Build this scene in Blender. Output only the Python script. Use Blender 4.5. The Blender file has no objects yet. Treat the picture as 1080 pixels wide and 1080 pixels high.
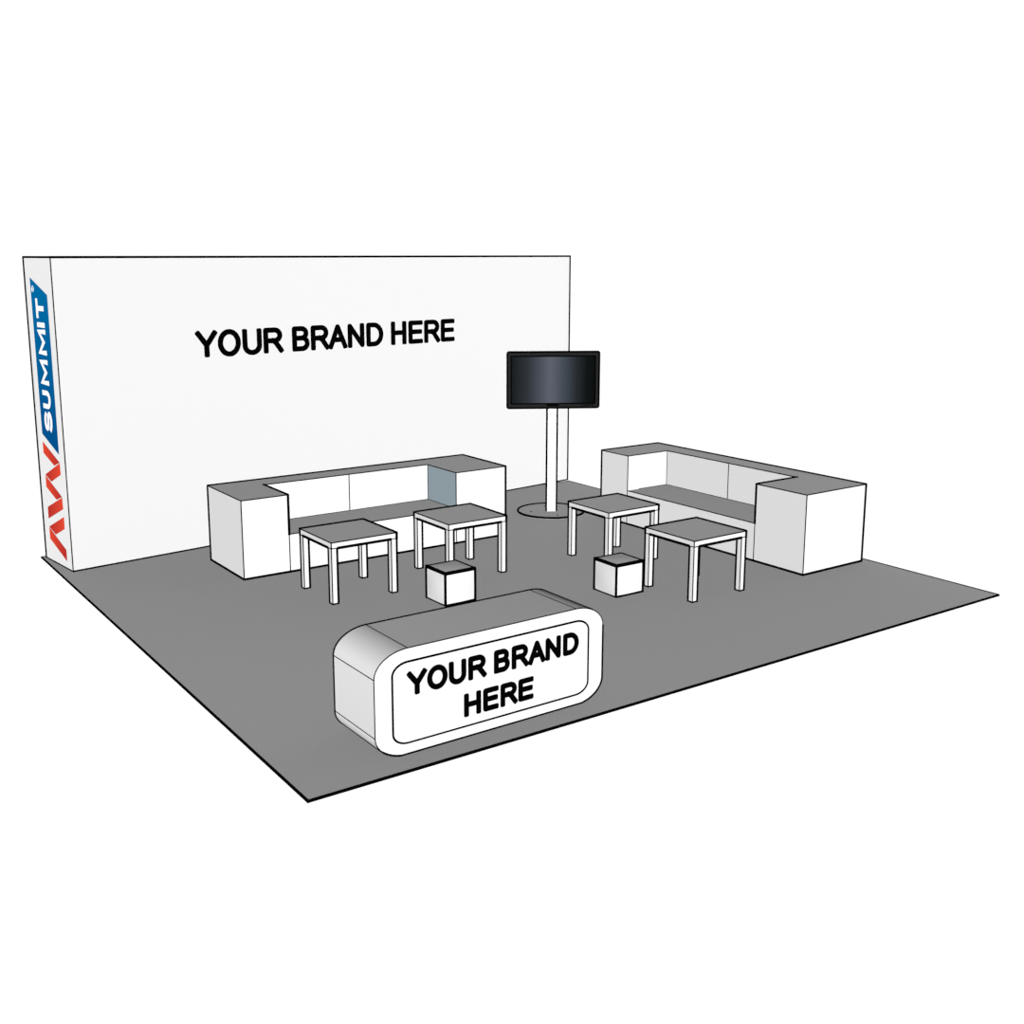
import bpy, math
from mathutils import Vector, Matrix

scene = bpy.context.scene
COL = scene.collection
PI = math.pi

# ------------------------------------------------------------------ materials
def mat(name, rgb, rough=0.9):
    m = bpy.data.materials.new(name)
    m.use_nodes = True
    b = m.node_tree.nodes['Principled BSDF']
    b.inputs['Base Color'].default_value = (*rgb, 1)
    b.inputs['Roughness'].default_value = rough
    b.inputs['Specular IOR Level'].default_value = 0.0
    return m

def grain(m, amount=0.012, scale=60.0):
    """very faint tonal grain so that the laminate is not a bare flat colour"""
    nt = m.node_tree
    b = nt.nodes['Principled BSDF']
    c = b.inputs['Base Color'].default_value[:]
    tc = nt.nodes.new('ShaderNodeTexCoord')
    nz = nt.nodes.new('ShaderNodeTexNoise')
    nz.inputs['Scale'].default_value = scale
    mx = nt.nodes.new('ShaderNodeMix')
    mx.data_type = 'RGBA'
    mx.inputs['A'].default_value = (*[max(0, v - amount) for v in c[:3]], 1)
    mx.inputs['B'].default_value = (*[min(1, v + amount) for v in c[:3]], 1)
    nt.links.new(tc.outputs['Object'], nz.inputs['Vector'])
    nt.links.new(nz.outputs['Fac'], mx.inputs['Factor'])
    nt.links.new(mx.outputs['Result'], b.inputs['Base Color'])
    return m

def gradient(name, axis, lo, hi, c0, c1):
    """printed ink running from c0 to c1 along one axis of the object"""
    m = mat(name, c0)
    nt = m.node_tree
    tc = nt.nodes.new('ShaderNodeTexCoord')
    sp = nt.nodes.new('ShaderNodeSeparateXYZ')
    mr = nt.nodes.new('ShaderNodeMapRange')
    mr.inputs['From Min'].default_value = lo
    mr.inputs['From Max'].default_value = hi
    rp = nt.nodes.new('ShaderNodeValToRGB')
    rp.color_ramp.elements[0].color = (*c0, 1)
    rp.color_ramp.elements[1].color = (*c1, 1)
    nt.links.new(tc.outputs['Object'], sp.inputs['Vector'])
    nt.links.new(sp.outputs[axis], mr.inputs['Value'])
    nt.links.new(mr.outputs['Result'], rp.inputs['Fac'])
    nt.links.new(rp.outputs['Color'], nt.nodes['Principled BSDF'].inputs['Base Color'])
    return m

def srgb(h):
    v = [int(h[i:i + 2], 16) / 255 for i in (0, 2, 4)]
    return tuple(x / 12.92 if x <= .04045 else ((x + .055) / 1.055) ** 2.4 for x in v)

WHITE = grain(mat('white_laminate', (.80, .80, .80)), .004)
FLOORM = grain(mat('floor_covering', (.80, .80, .80)), .006, 25)
WALLM = grain(mat('wall_print_white', (.778, .778, .778)), .003, 8)
ENDM = grain(mat('wall_end_white', (.80, .80, .80)), .003, 8)
EDGE = mat('black_edging', (.0015, .0015, .0015))
INK = mat('black_lettering', (.0012, .0012, .0012))
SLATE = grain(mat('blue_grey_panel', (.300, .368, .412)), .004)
BEZEL = mat('black_plastic', (.0145, .0145, .0145))
DARK = mat('black_button', (.001, .001, .001))
GLOWC = mat('white_moulded_plastic', (.80, .80, .80))
BLUE = gradient('blue_print', 'Z', .95, 2.28, srgb('004d88'), srgb('0069a0'))
RED_A = gradient('red_print', 'X', .11, .45, srgb('b22e29'), srgb('df4832'))
RED_B = gradient('red_print_folded', 'X', .11, .45, srgb('df4832'), srgb('b02d29'))
WLET = mat('white_print', (.97, .97, .97))

# ------------------------------------------------------------------ mesh builder
class MB:
    def __init__(self, *mats):
        self.v, self.f, self.m, self.s = [], [], [], []
        self.mats = list(mats)

    def face(self, idx, mi=0, smooth=False):
        self.f.append(idx); self.m.append(mi); self.s.append(smooth)

    def box(self, x0, x1, y0, y1, z0, z1, mi=0, face_mi=None):
        b = len(self.v)
        self.v += [(x, y, z) for z in (z0, z1) for y in (y0, y1) for x in (x0, x1)]
        fs = dict(bottom=(0, 2, 3, 1), top=(4, 5, 7, 6), front=(0, 1, 5, 4), back=(2, 6, 7, 3), left=(0, 4, 6, 2), right=(1, 3, 7, 5))
        for k, q in fs.items():
            self.face([b + i for i in q], (face_mi or {}).get(k, mi))

    def tube(self, p, q, r, mi=1, n=8, ext=.5):
        p, q = Vector(p), Vector(q)
        d = (q - p).normalized()
        p, q = p - d * r * ext, q + d * r * ext
        a = d.orthogonal().normalized(); c = d.cross(a)
        b = len(self.v)
        for o in (p, q):
            for i in range(n):
                t = 2 * PI * (i + .5) / n
                self.v.append(tuple(o + a * (r * math.cos(t)) + c * (r * math.sin(t))))
        for i in range(n):
            j = (i + 1) % n
            self.face([b + i, b + j, b + n + j, b + n + i], mi, True)
        self.face([b + i for i in reversed(range(n))], mi)
        self.face([b + n + i for i in range(n)], mi)

    def pipe(self, pts, r, mi=1, closed=False, n=6):
        """one continuous piping following a polyline"""
        P = [Vector(p) for p in pts]
        N = len(P); rings = []
        ref = None
        for i in range(N):
            if closed:
                d = (P[(i + 1) % N] - P[i - 1]).normalized()
            else:
                d = (P[min(i + 1, N - 1)] - P[max(i - 1, 0)]).normalized()
            a = d.orthogonal().normalized() if ref is None else (ref - d * ref.dot(d)).normalized()
            ref = a; c = d.cross(a)
            b = len(self.v); rings.append(b)
            for k in range(n):
                t = 2 * PI * k / n
                self.v.append(tuple(P[i] + a * (r * math.cos(t)) + c * (r * math.sin(t))))
        for i in range(N if closed else N - 1):
            u, w = rings[i], rings[(i + 1) % N]
            for k in range(n):
                l = (k + 1) % n
                self.face([u + k, u + l, w + l, w + k], mi, True)
        if not closed:
            self.face([rings[0] + k for k in reversed(range(n))], mi)
            self.face([rings[-1] + k for k in range(n)], mi)

    def prism(self, poly, put, t0, t1, mi=0, smooth_side=False):
        """poly: 2-D outline (counter-clockwise); put(u, v, t) -> 3-D point"""
        n = len(poly); b = len(self.v)
        self.v += [put(u, w, t0) for u, w in poly] + [put(u, w, t1) for u, w in poly]
        self.face([b + i for i in reversed(range(n))], mi)
        self.face([b + n + i for i in range(n)], mi)
        for i in range(n):
            j = (i + 1) % n
            self.face([b + i, b + j, b + n + j, b + n + i], mi, smooth_side)

    def build(self, name, parent=None, loc=None, fix=False):
        me = bpy.data.meshes.new(name)
        me.from_pydata(self.v, [], self.f)
        for m in self.mats:
            me.materials.append(m)
        me.polygons.foreach_set('material_index', self.m)
        me.polygons.foreach_set('use_smooth', self.s)
        if fix:
            import bmesh
            bm = bmesh.new(); bm.from_mesh(me)
            bmesh.ops.recalc_face_normals(bm, faces=bm.faces)
            bm.to_mesh(me); bm.free()
        me.update()
        o = bpy.data.objects.new(name, me)
        COL.objects.link(o)
        if parent:
            o.parent = parent
        if loc:
            o.location = loc
        return o

def tag(o, label=None, cat=None, group=None, kind=None):
    for k, v in (('label', label), ('category', cat), ('group', group), ('kind', kind)):
        if v:
            o[k] = v
    return o

def empty(name, loc, rz=0):
    o = bpy.data.objects.new(name, None)
    o.empty_display_size = .1
    o.location = loc
    o.rotation_euler = (0, 0, rz)
    COL.objects.link(o)
    return o

def copy_thing(o):
    """the thing, its parts and their sub-parts"""
    r = o.copy(); COL.objects.link(r)
    for ch in o.children:
        c = ch.copy(); COL.objects.link(c); c.parent = r
        for g in ch.children:
            d = g.copy(); COL.objects.link(d); d.parent = c
    return r

def rrect(x0, x1, z0, z1, rx, rz, n=12):
    """rounded rectangle, counter-clockwise from the bottom left tangent"""
    pts = []
    for cx, cz, a0 in ((x1 - rx, z0 + rz, -PI / 2), (x1 - rx, z1 - rz, 0), (x0 + rx, z1 - rz, PI / 2), (x0 + rx, z0 + rz, PI)):
        for i in range(n + 1):
            a = a0 + PI / 2 * i / n
            pts.append((cx + rx * math.cos(a), cz + rz * math.sin(a)))
    return pts

# ------------------------------------------------------------------ lettering
def arc(cx, cy, rx, ry, a0, a1, n=10):
    return [(cx + rx * math.cos(math.radians(a0 + (a1 - a0) * i / n)), cy + ry * math.sin(math.radians(a0 + (a1 - a0) * i / n))) for i in range(n + 1)]

GLYPH = {
    'Y': [[(0, 1), (.5, .44), (1, 1)], [(.5, .44), (.5, 0)]],
    'O': [arc(.5, .5, .5, .5, 0, 360, 28)],
    'U': [[(0, 1)] + arc(.5, .34, .5, .34, 180, 360, 14) + [(1, 1)]],
    'R': [[(0, 0), (0, 1), (.6, 1)] + arc(.6, .74, .34, .26, 90, -90) + [(0, .48)], [(.48, .48), (.66, .38), (1, 0)]],
    'B': [[(0, 0), (0, 1), (.58, 1)] + arc(.58, .765, .34, .235, 90, -90) + [(0, .53)], [(.58, .53)] + arc(.62, .265, .38, .265, 90, -90) + [(0, 0)]],
    'A': [[(0, 0), (.5, 1), (1, 0)], [(.2, .34), (.8, .34)]],
    'N': [[(0, 0), (0, 1), (1, 0), (1, 1)]],
    'D': [[(0, 0), (0, 1), (.42, 1)] + arc(.42, .5, .58, .5, 90, -90, 14) + [(0, 0)]],
    'H': [[(0, 0), (0, 1)], [(1, 0), (1, 1)], [(0, .52), (1, .52)]],
    'E': [[(1, 1), (0, 1), (0, 0), (1, 0)], [(0, .52), (.93, .52)]],
    'S': [arc(.5, .745, .46, .255, 25, 265, 14) + arc(.5, .25, .5, .25, 85, -155, 14)[1:]],
    'M': [[(0, 0), (0, 1), (.5, .22), (1, 1), (1, 0)]],
    'I': [[(.5, 0), (.5, 1)]],
    'T': [[(0, 1), (1, 1)], [(.5, 1), (.5, 0)]],
}

def stroke(mb, pts, hw, put, t0, t1, mi=0, cap=6):
    if cap == 0:                                     # square ends, mitred corners
        N = len(pts)
        d = [Vector((q[0] - p[0], q[1] - p[1])).normalized() for p, q in zip(pts[:-1], pts[1:])]
        sides = ([], [])
        for i in range(N):
            d0, d1 = d[max(i - 1, 0)], d[min(i, N - 2)]
            t = (d0 + d1).normalized()
            nv = Vector((-t.y, t.x))
            k = min(1 / max(.25, t.dot(d0)), 1.9)
            e_ = Vector((0, 0))
            if i == 0: e_ = -d1 * hw
            if i == N - 1: e_ = d0 * hw
            for sd, sg in zip(sides, (1, -1)):
                sd.append((pts[i][0] + e_.x + sg * nv.x * hw * k, pts[i][1] + e_.y + sg * nv.y * hw * k))
        for i in range(N - 1):
            mb.prism([sides[1][i], sides[1][i + 1], sides[0][i + 1], sides[0][i]], put, t0, t1, mi)
        return
    for i, (p, q) in enumerate(zip(pts[:-1], pts[1:])):
        a = math.atan2(q[1] - p[1], q[0] - p[0])
        ca, sa = math.cos(a), math.sin(a)
        square = [(.5, -1), (.86, -.84), (1, -.5), (1, .5), (.86, .84), (.5, 1)]     # free ends: square, softly rounded
        def end(o, sg, free):
            if free:
                return [(o[0] + hw * sg * (u * ca - w_ * sa), o[1] + hw * sg * (u * sa + w_ * ca)) for u, w_ in square]
            b_ = a if sg > 0 else a + PI
            return [(o[0] + hw * math.cos(b_ - PI / 2 + PI * k / cap), o[1] + hw * math.sin(b_ - PI / 2 + PI * k / cap)) for k in range(cap + 1)]
        closed = pts[0] == pts[-1] or (Vector(pts[0]) - Vector(pts[-1])).length < 1e-6
        poly = end(q, 1, i == len(pts) - 2 and not closed) + end(p, -1, i == 0 and not closed)
        mb.prism(poly, put, t0, t1, mi)

def letter(ch, x0, x1, z0, z1, hw, put, t0, t1, material, parent, name='letter', cap=6):
    """outer bounds x0..x1, z0..z1; strokes are 2*hw wide"""
    mb = MB(material)
    sx, sz = (x1 - x0 - 2 * hw), (z1 - z0 - 2 * hw)
    for pl in GLYPH[ch]:
        stroke(mb, [(x0 + hw + u * sx, z0 + hw + w * sz) for u, w in pl], hw, put, t0, t1, cap=cap)
    return mb.build(name, parent, fix=True)

# ------------------------------------------------------------------ floor
FX, FY = 5.541, 5.108
fl = MB(FLOORM, EDGE)
fl.box(0, FX, 0, FY, -.012, 0)
for p, q, r in (((0, 0, -.004), (FX, 0, -.004), .0082), ((0, 0, -.004), (0, FY, -.004), .0082), ((FX, 0, -.004), (FX, FY, -.004), .0088), ((0, FY, -.004), (FX, FY, -.004), .0088)):
    fl.tube(p, q, r)
tag(fl.build('floor'), kind='structure')

# ------------------------------------------------------------------ back wall
WL, WT, WH = 5.507, .567, 2.44
WLOC, WROT = (.0975, 4.494, 0), .1212
w = MB(WALLM, EDGE, ENDM)
w.box(0, WL, 0, WT, 0, WH, 0, {'left': 2, 'right': 2})
w.tube((0, 0, WH), (WL, 0, WH), .0098)
w.tube((0, 0, WH), (0, WT, WH), .0088)
w.tube((0, WT, WH), (WL, WT, WH), .0065)
w.tube((WL, 0, WH), (WL, WT, WH), .0065)
w.tube((0, 0, .004), (0, 0, WH), .0045)
w.tube((0, WT, .004), (0, WT, WH), .0092)
w.tube((WL, 0, .004), (WL, 0, WH), .0100)
w.tube((WL, WT, .004), (WL, WT, WH), .0075)
w.tube((0, 0, .005), (WL, 0, .005), .0078)
w.tube((0, 0, .005), (0, WT, .005), .0060)
wall = tag(w.build('wall_back', loc=WLOC), kind='structure')
wall.rotation_euler = (0, 0, WROT)

# black lettering fixed to the wall's face
sign = tag(empty('wall_lettering', WLOC, WROT), 'large black YOUR BRAND HERE lettering in one line on the white back wall', 'lettering')
put_wall = lambda u, z, t: (u, -t, z)
for ch, x0, x1 in (('Y', 1.138, 1.332), ('O', 1.338, 1.549), ('U', 1.568, 1.751), ('R', 1.770, 1.962), ('B', 2.055, 2.229), ('R', 2.247, 2.437),
                   ('A', 2.431, 2.629), ('N', 2.640, 2.819), ('D', 2.846, 3.034), ('H', 3.128, 3.304), ('E', 3.333, 3.501), ('R', 3.523, 3.713), ('E', 3.728, 3.896)):
    z0, z1 = (1.611, 1.843) if ch == 'O' else (1.611, 1.837) if ch == 'U' else (1.617, 1.838)
    letter(ch, x0, x1, z0, z1, .0222, put_wall, .0, .010, INK, sign)

# red and blue logo on the wall's narrow end: its own frame has X into the wall's depth
c, s = math.cos(WROT), math.sin(WROT)
logo = tag(empty('logo_sign', WLOC, WROT + PI / 2), 'tall red and blue logo with white lettering on the left end of the white wall', 'sign')
put_end = lambda u, z, t: (u, t, z)        # local X = depth of the wall, local Y = out of the end face
bp = MB(BLUE)
bp.prism([(.454, 2.282), (.443, 1.053), (.119, .927), (.119, 2.156)][::-1], put_end, 0, .003)
blue = bp.build('blue_panel', logo, fix=True)
tag(blue, 'blue slanted panel with white letters')
put_txt = lambda u, v, t: (v, t, u)        # the word runs upwards, its letter tops point to the back
for ch, u0, u1, v0, v1 in (('S', 1.085, 1.248, .203, .366), ('U', 1.268, 1.412, .205, .366), ('M', 1.455, 1.655, .208, .366), ('M', 1.690, 1.890, .208, .366), ('I', 1.900, 1.946, .208, .366), ('T', 1.974, 2.126, .208, .366)):
    letter(ch, u0, u1, v0, v1, .0195, put_txt, .003, .0045, WLET, blue, cap=0)
rg = MB(WLET)
stroke(rg, arc(2.197, .408, .022, .022, 0, 360, 18), .0028, put_txt, .003, .0045)
for pl in GLYPH['R']:
    stroke(rg, [(2.190 + .014 * u, .398 + .02 * v) for u, v in pl], .0020, put_txt, .003, .0045)
rg.build('registered_mark', blue, fix=True)
g = .0022
lw = MB(RED_B, RED_A)
for mi, P in ((1, [(.449, .986), (.118, .858 + g), (.235, .819 + g), (.447, .896)]), (0, [(.118, .858 - g), (.113, .765), (.324, .679), (.443, .718 + g)]),
              (1, [(.444, .712 - g), (.122, .583 + g), (.239, .543 + g), (.444, .618)]), (0, [(.122, .582 - g), (.116, .489), (.448, .356), (.446, .452)])):
    lw.prism(P, put_end, 0, .003, mi)
tag(lw.build('logo_letter', logo, fix=True), 'red folded W of the logo')
la = MB(RED_B, RED_A)
for mi, P in ((0, [(.114, .425), (.116, .327), (.316, .246), (.447, .286 + g)]), (1, [(.448, .282 - g), (.115, .157), (.113, .067), (.448, .188)])):
    la.prism(P, put_end, 0, .003, mi)
tag(la.build('logo_letter', logo, fix=True), 'red open A at the foot of the logo')

# ------------------------------------------------------------------ sofas
TK, TN = .0106, .0046
def sofa(loc, rz, L, D, h, a, a2, m, b, sh, thick, slate, label):
    root = tag(empty('sofa', loc, rz), label, 'sofa', None)
    Db = D - b
    r = lambda k: TK if k in thick else TN
    e = .0075
    # seat
    mb = MB(WHITE, EDGE)
    mb.box(a, L - a2, 0, Db, 0, sh)
    mb.tube((a, 0, sh), (L - a2, 0, sh), TN, ext=0)
    mb.tube((a, Db, sh), (L - a2, Db, sh), TN, ext=0)
    mb.tube((a, Db - .35, sh), (a, Db, sh), TN, ext=0)
    mb.tube((L - a2, 0, sh), (L - a2, Db, sh), TN, ext=0)
    mb.tube((a, 0, e), (L - a2, 0, e), TK, ext=0)
    mb.build('seat', root)
    # two back cushions, joined in the middle by a visible seam
    for x0, x1 in ((a, m), (m, L - a2)):
        mb = MB(WHITE, EDGE)
        mb.box(x0, x1, Db, D, 0, h)
        mb.tube((x0, Db, h), (x1, Db, h), TN, ext=0)
        mb.tube((x0, D, h), (x1, D, h), TK, ext=0)
        mb.tube((x0, D, e), (x1, D, e), TK, ext=0)
        if x0 == a:
            mb.tube((m, Db, sh), (m, Db, h), TN, ext=0)
        mb.build('backrest', root)
    # arms
    for side, x0, x1 in (('L', 0, a), ('R', L - a2, L)):
        xi, xo = (x1, x0) if side == 'L' else (x0, x1)
        mb = MB(WHITE, EDGE, SLATE)
        # the inner face shows only in front of the backrest
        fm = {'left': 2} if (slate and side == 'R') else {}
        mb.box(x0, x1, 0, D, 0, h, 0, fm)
        K = lambda n: r(side + n)
        mb.tube((x0, 0, h), (x1, 0, h), K('top_front'))
        mb.tube((x0, D, h), (x1, D, h), TK)
        mb.tube((xo, 0, h), (xo, D, h), K('top_out'))
        mb.tube((xi, 0, h), (xi, Db, h), K('top_in'))
        mb.tube((xo, 0, e), (xo, 0, h), K('front_out'))
        mb.tube((xo, D, e), (xo, D, h), K('back_out'))
        mb.tube((xi, 0, sh), (xi, 0, h), K('front_in'))
        mb.tube((xi, 0, e), (xi, 0, sh), TN)
        mb.tube((xi, Db, sh), (xi, Db, h), TN)
        mb.tube((x0, 0, e), (x1, 0, e), TK)
        mb.tube((xo, 0, e), (xo, D, e), TK)
        mb.tube((x0, D, e), (x1, D, e), TK)
        ar = mb.build('armrest', root)
        if slate and side == 'R':
            tag(ar, 'armrest with a blue-grey inner side')
    return root

sofa((1.1164, 3.5069, 0), .0034, 2.454, .690, .6251, .3841, .517, 1.1553, .224, .3098,
     {'Ltop_in', 'Lback_out', 'Lfront_in', 'Rtop_out', 'Rfront_out', 'Rback_out'}, True,
     'white boxy sofa with grey top along the back wall, one arm blue-grey inside').__setitem__('group', 'box sofas of the lounge')
sofa((4.7262, 3.5783, 0), -PI / 2 + .0053, 2.4317, .7139, .6439, .3707, .51, 1.1543, .2262, .3196,
     {'Ltop_out', 'Lfront_out', 'Rtop_in', 'Rfront_in', 'Rback_out'}, False,
     'white boxy sofa with grey top at the open right edge of the floor').__setitem__('group', 'box sofas of the lounge')

# ------------------------------------------------------------------ low tables
def make_table():
    w_, d_, h_, t_, l_ = .5297, .5108, .4562, .043, .0446
    root = empty('side_table', (0, 0, 0))
    mb = MB(WHITE, EDGE)
    zb = h_ - t_
    mb.box(0, w_, 0, d_, zb, h_)
    mb.tube((0, 0, h_), (w_, 0, h_), TN); mb.tube((0, 0, h_), (0, d_, h_), TN)
    mb.tube((0, d_, h_), (w_, d_, h_), TK); mb.tube((w_, 0, h_), (w_, d_, h_), TK)
    mb.tube((0, 0, zb), (0, 0, h_), TN)
    mb.tube((w_, 0, zb), (w_, 0, h_), TK); mb.tube((0, d_, zb), (0, d_, h_), TK); mb.tube((w_, d_, zb), (w_, d_, h_), TK)
    mb.tube((0, 0, zb), (w_, 0, zb), .0038); mb.tube((0, 0, zb), (0, d_, zb), .0038)
    for y in (0, d_):
        mb.tube((l_, y, zb), (w_ - l_, y, zb), TK, ext=0)
    for x in (0, w_):
        mb.tube((x, l_, zb), (x, d_ - l_, zb), TK, ext=0)
    mb.build('tabletop', root)
    for x in (0, w_ - l_):
        for y in (0, d_ - l_):
            lg = MB(WHITE, EDGE)
            lg.box(x, x + l_, y, y + l_, 0, zb)
            e = .005
            lg.tube((x, y, e), (x, y, zb), .0042, ext=0)
            lg.tube((x + l_, y, e), (x + l_, y, zb), .0086, ext=0)
            lg.tube((x, y + l_, e), (x, y + l_, zb), .0086, ext=0)
            lg.tube((x + l_, y + l_, e), (x + l_, y + l_, zb), .0036, ext=0)
            for p, q in (((0, 0), (1, 0)), ((0, 0), (0, 1)), ((1, 0), (1, 1)), ((0, 1), (1, 1))):
                lg.tube((x + p[0] * l_, y + p[1] * l_, e), (x + q[0] * l_, y + q[1] * l_, e), .0066)
            lg.build('leg', root)
    return root

table = make_table()
for i, (x, y, rz, lab) in enumerate((
        (1.4009, 2.5662, .0041, 'low grey-topped white table before the left arm of the sofa at the back wall'),
        (2.371, 2.5507, -.0016, 'low grey-topped white table before the blue-grey arm of the sofa'),
        (3.6168, 2.1615, .0005, 'low grey-topped white table standing in front of the round screen stand base'),
        (3.5445, 1.138, .0061, 'low grey-topped white table nearest the right sofa, at its near arm'))):
    o = table if i == 0 else copy_thing(table)
    o.location = (x, y, 0); o.rotation_euler = (0, 0, rz)
    tag(o, lab, 'table', 'low square tables')

# ------------------------------------------------------------------ cube stools
def make_cube():
    w_, d_, h_ = .2588, .2541, .2432
    root = empty('cube_stool', (0, 0, 0))
    # six slightly cushioned faces, meeting in crisp edges under the black frame
    mb = MB(GLOWC)
    N = 10
    for ax, sg, sag in ((0, -1, .0092), (0, 1, .0068), (1, -1, .0100), (1, 1, .0068), (2, 1, .0036), (2, -1, 0)):
        size = (w_, d_, h_)
        u_, v_ = [k for k in range(3) if k != ax]
        base = len(mb.v)
        for j in range(N + 1):
            for i in range(N + 1):
                p, q = -1 + 2 * i / N, -1 + 2 * j / N
                c = [0, 0, 0]
                c[u_] = size[u_] * (p + 1) / 2
                c[v_] = size[v_] * (q + 1) / 2
                c[ax] = size[ax] * (sg + 1) / 2 + sg * sag * (1 - p * p) * (1 - q * q)
                mb.v.append(tuple(c))
        flip = (sg > 0) == (ax == 1)
        for j in range(N):
            for i in range(N):
                f = [base + j * (N + 1) + i, base + j * (N + 1) + i + 1, base + (j + 1) * (N + 1) + i + 1, base + (j + 1) * (N + 1) + i]
                mb.face(f[::-1] if flip else f, 0, True)
    mb.build('shell', root)
    fr = MB(EDGE)
    T, t = .0135, .0092
    for p, q, r in (((0, 0, 1), (1, 0, 1), T), ((0, 0, 1), (0, 1, 1), T), ((1, 0, 1), (1, 1, 1), t), ((0, 1, 1), (1, 1, 1), t),
                    ((0, 0, 0), (0, 0, 1), .0100), ((1, 0, 0), (1, 0, 1), .0120), ((0, 1, 0), (0, 1, 1), .0130), ((1, 1, 0), (1, 1, 1), t),
                    ((0, 0, 0), (1, 0, 0), .0105), ((0, 0, 0), (0, 1, 0), .0078), ((1, 0, 0), (1, 1, 0), .006), ((0, 1, 0), (1, 1, 0), .006)):
        i = .003
        P = lambda k: (i + k[0] * (w_ - 2 * i), i + k[1] * (d_ - 2 * i), .006 + k[2] * (h_ - i - .006))
        fr.tube(P(p), P(q), r, mi=0, ext=.3)
    fr.build('edge_frame', root)
    return root

cube = make_cube()
for i, (x, y, rz, lab) in enumerate((
        (2.0404, 2.0747, .0145, 'white cube stool with black edges, behind the counter, left of the two'),
        (3.1709, 1.5417, -.0105, 'white cube stool with black edges beside a table leg, right of the two'))):
    o = cube if i == 0 else copy_thing(cube)
    o.location = (x, y, 0); o.rotation_euler = (0, 0, rz)
    tag(o, lab, 'stool', 'cube stools')

# ------------------------------------------------------------------ reception counter
ct = tag(empty('reception_counter', (.4363, .1562, 0), .0078), 'white rounded reception counter with YOUR BRAND HERE on its front, nearest the viewer', 'counter')
CW, CD, CH, RX, RZ = 1.4511, .4269, .5586, .1914, .1273
out = rrect(0, CW, 0, CH, RX, RZ, 14)
mb = MB(WHITE, EDGE)
n = len(out)
put_y = lambda u, z, t: (u, t, z)
b0 = len(mb.v)
mb.v += [(u, 0, z) for u, z in out] + [(u, CD, z) for u, z in out]
for i in range(n):
    j = (i + 1) % n
    mb.face([b0 + i, b0 + n + i, b0 + n + j, b0 + j][::-1], 0, True)
b1 = len(mb.v)
mb.v += [(u, 0, z) for u, z in out] + [(u, CD, z) for u, z in out]
mb.face([b1 + i for i in range(n)], 0)
mb.face([b1 + n + i for i in reversed(range(n))], 0)
lift = lambda pts, y: [(u, y, max(z, .003)) for u, z in pts]
m1 = 14 + 1
# piping: back rim and the under side of the front rim heavier, the front rim over top and side lighter
mb.pipe(lift(out, CD), .0060, closed=True)
mb.pipe(lift(out, 0), .0031, closed=True)
mb.pipe(lift(out[3 * m1:3 * m1 + 15] + out[:m1 + 1], 0)[6:], .0060)
for x, z in ((RX, CH), (CW - RX, CH), (0, CH - RZ), (0, RZ), (CW, CH - RZ), (CW, RZ)):
    mb.tube((x, 0, z), (x, CD, z), .0028, ext=0)
for x, z in ((RX - RX * math.cos(.637), RZ - RZ * math.sin(.637)), (CW - RX + RX * math.cos(.935), CH - RZ + RZ * math.sin(.935))):
    mb.tube((x, 0, z), (x, CD, z), .0050, ext=0)       # heavier piping along the two rounded corners
mb.build('body', ct, fix=False)
pn = MB(WHITE, EDGE)
po = rrect(.101, 1.346, .062, .488, .089, .0625, 10)
pn.prism(po, lambda u, z, t: (u, -t, z), 0, .002)
pn.pipe([(u, -.001, z) for u, z in po], .0058, closed=True)
panel = pn.build('front_panel', ct, fix=True)
put_c = lambda u, z, t: (u, -t, z)
for ch, x0, x1, z0, z1 in (
        ('Y', .184, .298, .307, .434), ('O', .300, .421, .305, .436), ('U', .429, .534, .304, .433), ('R', .547, .660, .307, .435),
        ('B', .708, .809, .307, .435), ('R', .822, .933, .306, .435), ('A', .931, .1045e1, .305, .434), ('N', 1.047, 1.150, .305, .433), ('D', 1.167, 1.276, .305, .433),
        ('H', .520, .625, .113, .240), ('E', .639, .737, .113, .241), ('R', .750, .860, .112, .241), ('E', .866, .966, .113, .240)):
    letter(ch, x0, x1, z0, z1, .0146, put_c, .002, .006, INK, panel)

# ------------------------------------------------------------------ screen on its stand
PX, PY, YAW = 4.470, 4.027, -.5345
st = tag(empty('television_stand', (PX, PY, 0), YAW), 'tall white pole on a round floor plate that carries the screen', 'stand')
bs = MB(FLOORM, EDGE)
R = .322
bs.prism([(R * math.cos(2 * PI * i / 64), R * math.sin(2 * PI * i / 64)) for i in range(64)], lambda u, v, t: (u, v, t), 0, .010)
bs.pipe([(R * math.cos(2 * PI * i / 64), R * math.sin(2 * PI * i / 64), .012) for i in range(64)], .0105, closed=True)
base = bs.build('base_plate', st)
for k in range(4):
    t = PI / 4 * (2 * k) + .2
    bo = MB(DARK)
    bo.prism([(.2 * math.cos(t) + .010 * math.cos(PI / 4 * i), .2 * math.sin(t) + .010 * math.sin(PI / 4 * i)) for i in range(8)], lambda u, v, z: (u, v, z), .010, .014)
    bo.build('bolt', base)
po_ = MB(WHITE, EDGE)
ph = rrect(-.049, .049, -.032, .032, .006, .006, 3)
po_.prism(ph, lambda u, v, t: (u, v, t), .010, 1.40)
for sx in (-.049, .049):
    po_.tube((sx, -.028, .012), (sx, -.028, 1.40), .0095, ext=0)
pole = po_.build('pole', st)
br = MB(BEZEL)
br.box(-.15, .15, -.047, -.032, 1.20, 1.40)
br.build('bracket', st)

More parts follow.
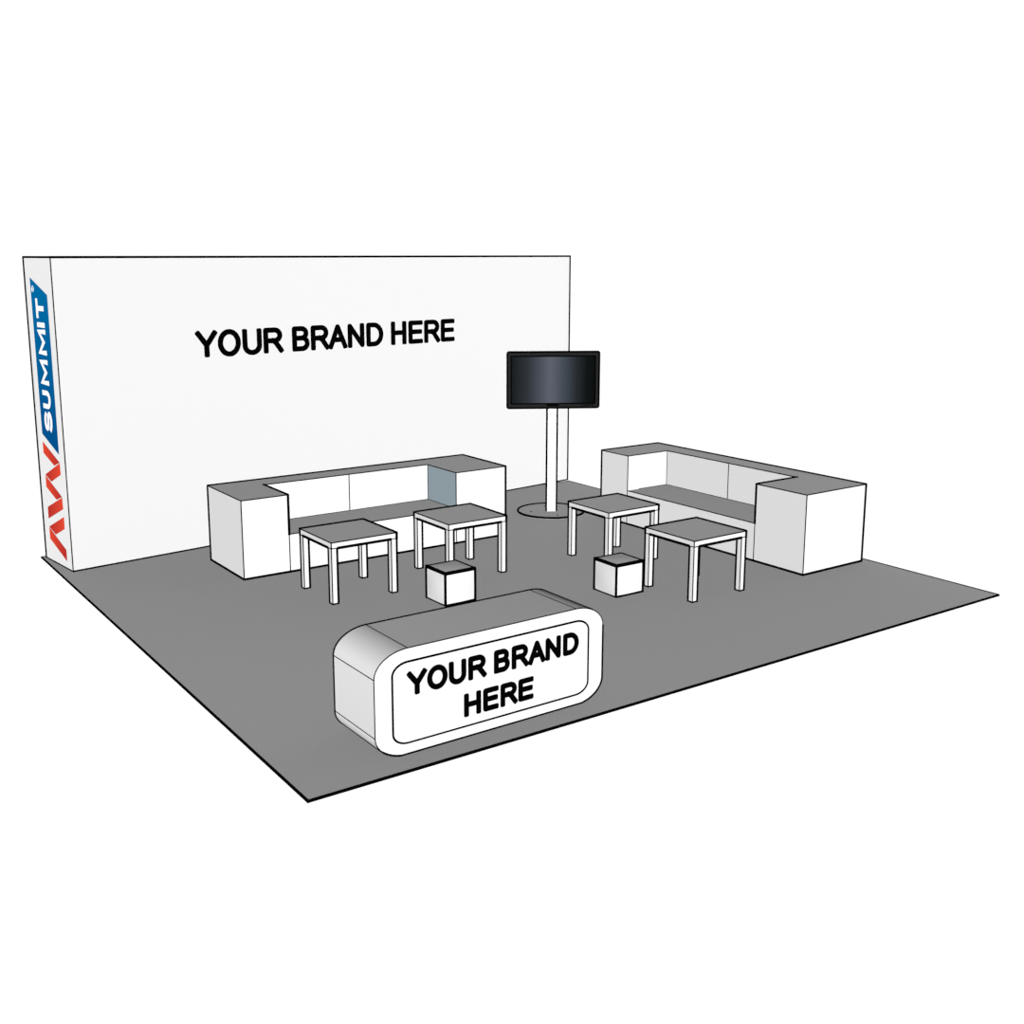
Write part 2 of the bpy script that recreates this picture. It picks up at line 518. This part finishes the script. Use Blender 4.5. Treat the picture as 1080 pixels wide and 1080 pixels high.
tv = tag(empty('television', (PX, PY, 1.031), YAW), 'black flat screen television with dark slate display, mounted on the pole', 'television')
fb = MB(BEZEL, EDGE)
W2, Hh = .871 / 2, .5299
yf, ybk = -.100, -.047
outer = rrect(-W2, W2, 0, Hh, .016, .016, 4)
sw, s0, s1 = .7966 / 2, .041, .4885
inner = [(-sw, s0)] * 5 + [(sw, s0)] * 5 + [(sw, s1)] * 5 + [(-sw, s1)] * 5
inner = [(sw, s0)] * 5 + [(sw, s1)] * 5 + [(-sw, s1)] * 5 + [(-sw, s0)] * 5
nn = len(outer)
b = len(fb.v)
fb.v += [(u, yf, z) for u, z in outer] + [(u, ybk, z) for u, z in outer]
fb.v += [(sw, yf, s0), (sw, yf, s1), (-sw, yf, s1), (-sw, yf, s0)] + [(sw, yf + .012, s0), (sw, yf + .012, s1), (-sw, yf + .012, s1), (-sw, yf + .012, s0)]
for i in range(nn):
    j = (i + 1) % nn
    fb.face([b + i, b + nn + i, b + nn + j, b + j])
    ki, kj = b + 2 * nn + i // 5, b + 2 * nn + j // 5
    fb.face([b + i, b + j, kj, ki] if ki != kj else [b + i, b + j, ki])
fb.face([b + nn + i for i in reversed(range(nn))])
for i in range(4):
    j = (i + 1) % 4
    fb.face([b + 2 * nn + i, b + 2 * nn + j, b + 2 * nn + 4 + j, b + 2 * nn + 4 + i])
fb.pipe([(u, yf, z) for u, z in outer], .0090, closed=True)
for p, q in (((-sw, s0), (sw, s0)), ((-sw, s1), (sw, s1)), ((-sw, s0), (-sw, s1)), ((sw, s0), (sw, s1))):
    fb.tube((p[0], yf, p[1]), (q[0], yf, q[1]), .0066)
frame = fb.build('bezel', tv, fix=True)
lb = MB(DARK)
lb.box(-.06, .055, yf - .006, yf, .016, .034)
lb.build('badge', frame)
for k in range(5):
    bt = MB(DARK)
    x = .275 + k * .025
    bt.prism([(x + .0085 * math.cos(PI / 5 * i), .024 + .0085 * math.sin(PI / 5 * i)) for i in range(10)], lambda u, z, t: (u, -t, z), -yf, -yf + .006)
    bt.build('button', frame, fix=True)
SCR = mat('screen_sheen_gradient', (0, 0, 0), .4)
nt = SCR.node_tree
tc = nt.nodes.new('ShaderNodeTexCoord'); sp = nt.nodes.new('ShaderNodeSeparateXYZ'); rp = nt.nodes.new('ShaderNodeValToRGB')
stops = [(0, '181b1e'), (.2, '31353b'), (.33, '484e58'), (.46, '5e626e'), (.52, '575c67'), (.62, '454c56'), (.78, '282b30'), (.9, '131616'), (1, '0e1110')]  # sheen-like lighter band painted into the emission, left of the middle
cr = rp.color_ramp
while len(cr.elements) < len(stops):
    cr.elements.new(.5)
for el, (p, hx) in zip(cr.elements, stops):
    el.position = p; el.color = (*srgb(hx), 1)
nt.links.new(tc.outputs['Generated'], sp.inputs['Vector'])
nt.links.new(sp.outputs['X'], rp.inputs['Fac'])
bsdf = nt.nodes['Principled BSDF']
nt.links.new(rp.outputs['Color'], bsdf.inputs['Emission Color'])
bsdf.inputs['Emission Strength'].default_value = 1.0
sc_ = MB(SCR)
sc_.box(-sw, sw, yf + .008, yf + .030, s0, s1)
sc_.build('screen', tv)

# ------------------------------------------------------------------ light: low sun from the front left, bright white horizon ahead
world = bpy.data.worlds.new('open_white_studio')
scene.world = world
world.use_nodes = True
nt = world.node_tree
bg = nt.nodes['Background']
tc = nt.nodes.new('ShaderNodeTexCoord')
def ramp(inp, a, b_):
    mr = nt.nodes.new('ShaderNodeMapRange')
    mr.interpolation_type = 'SMOOTHSTEP'
    mr.inputs['From Min'].default_value = a
    mr.inputs['From Max'].default_value = b_
    nt.links.new(inp, mr.inputs['Value'])
    return mr.outputs['Result']
nrm = nt.nodes.new('ShaderNodeVectorMath'); nrm.operation = 'NORMALIZE'
nt.links.new(tc.outputs['Generated'], nrm.inputs[0])
sp = nt.nodes.new('ShaderNodeSeparateXYZ')
nt.links.new(nrm.outputs['Vector'], sp.inputs['Vector'])
dt = nt.nodes.new('ShaderNodeVectorMath'); dt.operation = 'DOT_PRODUCT'
dt.inputs[1].default_value = (math.sin(math.radians(34.7)), math.cos(math.radians(34.7)), 0)
nt.links.new(nrm.outputs['Vector'], dt.inputs[0])
up = ramp(sp.outputs['Z'], .42, .24)          # white up to about 14 degrees, dark overhead
ah = ramp(dt.outputs['Value'], .10, .55)
mu = nt.nodes.new('ShaderNodeMath'); mu.operation = 'MULTIPLY'
nt.links.new(up, mu.inputs[0]); nt.links.new(ah, mu.inputs[1])
ad = nt.nodes.new('ShaderNodeMath'); ad.operation = 'MULTIPLY_ADD'
ad.inputs[1].default_value = 1.03; ad.inputs[2].default_value = .02
nt.links.new(mu.outputs[0], ad.inputs[0])
nt.links.new(ad.outputs[0], bg.inputs['Strength'])
bg.inputs['Color'].default_value = (1, 1, 1, 1)

EF, EL, EU = 1.30, .862, .283                  # what reaches a front face, a left face, a top
sun = bpy.data.lights.new('low_sun', 'SUN')
l = Vector((-EL, -EF, EU))
sun.energy = PI * l.length
sun.angle = 0.0
sun.use_shadow = False
so = bpy.data.objects.new('low_sun', sun)
so.rotation_euler = l.to_track_quat('Z', 'Y').to_euler()
so.location = (-4, -8, 4)
COL.objects.link(so)

# ------------------------------------------------------------------ camera
cam = bpy.data.cameras.new('camera')
cam.sensor_width = 36
cam.lens = 1179.158 / 1080 * 36
cam.shift_x = (540 - 526.6369) / 1080
cam.shift_y = (493.3531 - 540) / 1080
co = bpy.data.objects.new('camera', cam)
yaw, pit = math.radians(34.7251), math.radians(-10.8358)
fw = Vector((math.sin(yaw) * math.cos(pit), math.cos(yaw) * math.cos(pit), math.sin(pit)))
rt = Vector((math.cos(yaw), -math.sin(yaw), 0)); upv = rt.cross(fw)
co.matrix_world = Matrix(((rt.x, upv.x, -fw.x, -1.9858), (rt.y, upv.y, -fw.y, -4.4068), (rt.z, upv.z, -fw.z, 2.4647), (0, 0, 0, 1)))
COL.objects.link(co)
scene.camera = co

# plain direct light, as in an architect's presentation view
scene.cycles.diffuse_bounces = 0
scene.view_settings.view_transform = 'Standard'
scene.view_settings.look = 'None'
scene.view_settings.gamma = 1
scene.view_settings.use_curve_mapping = False
scene.view_settings.exposure = 0
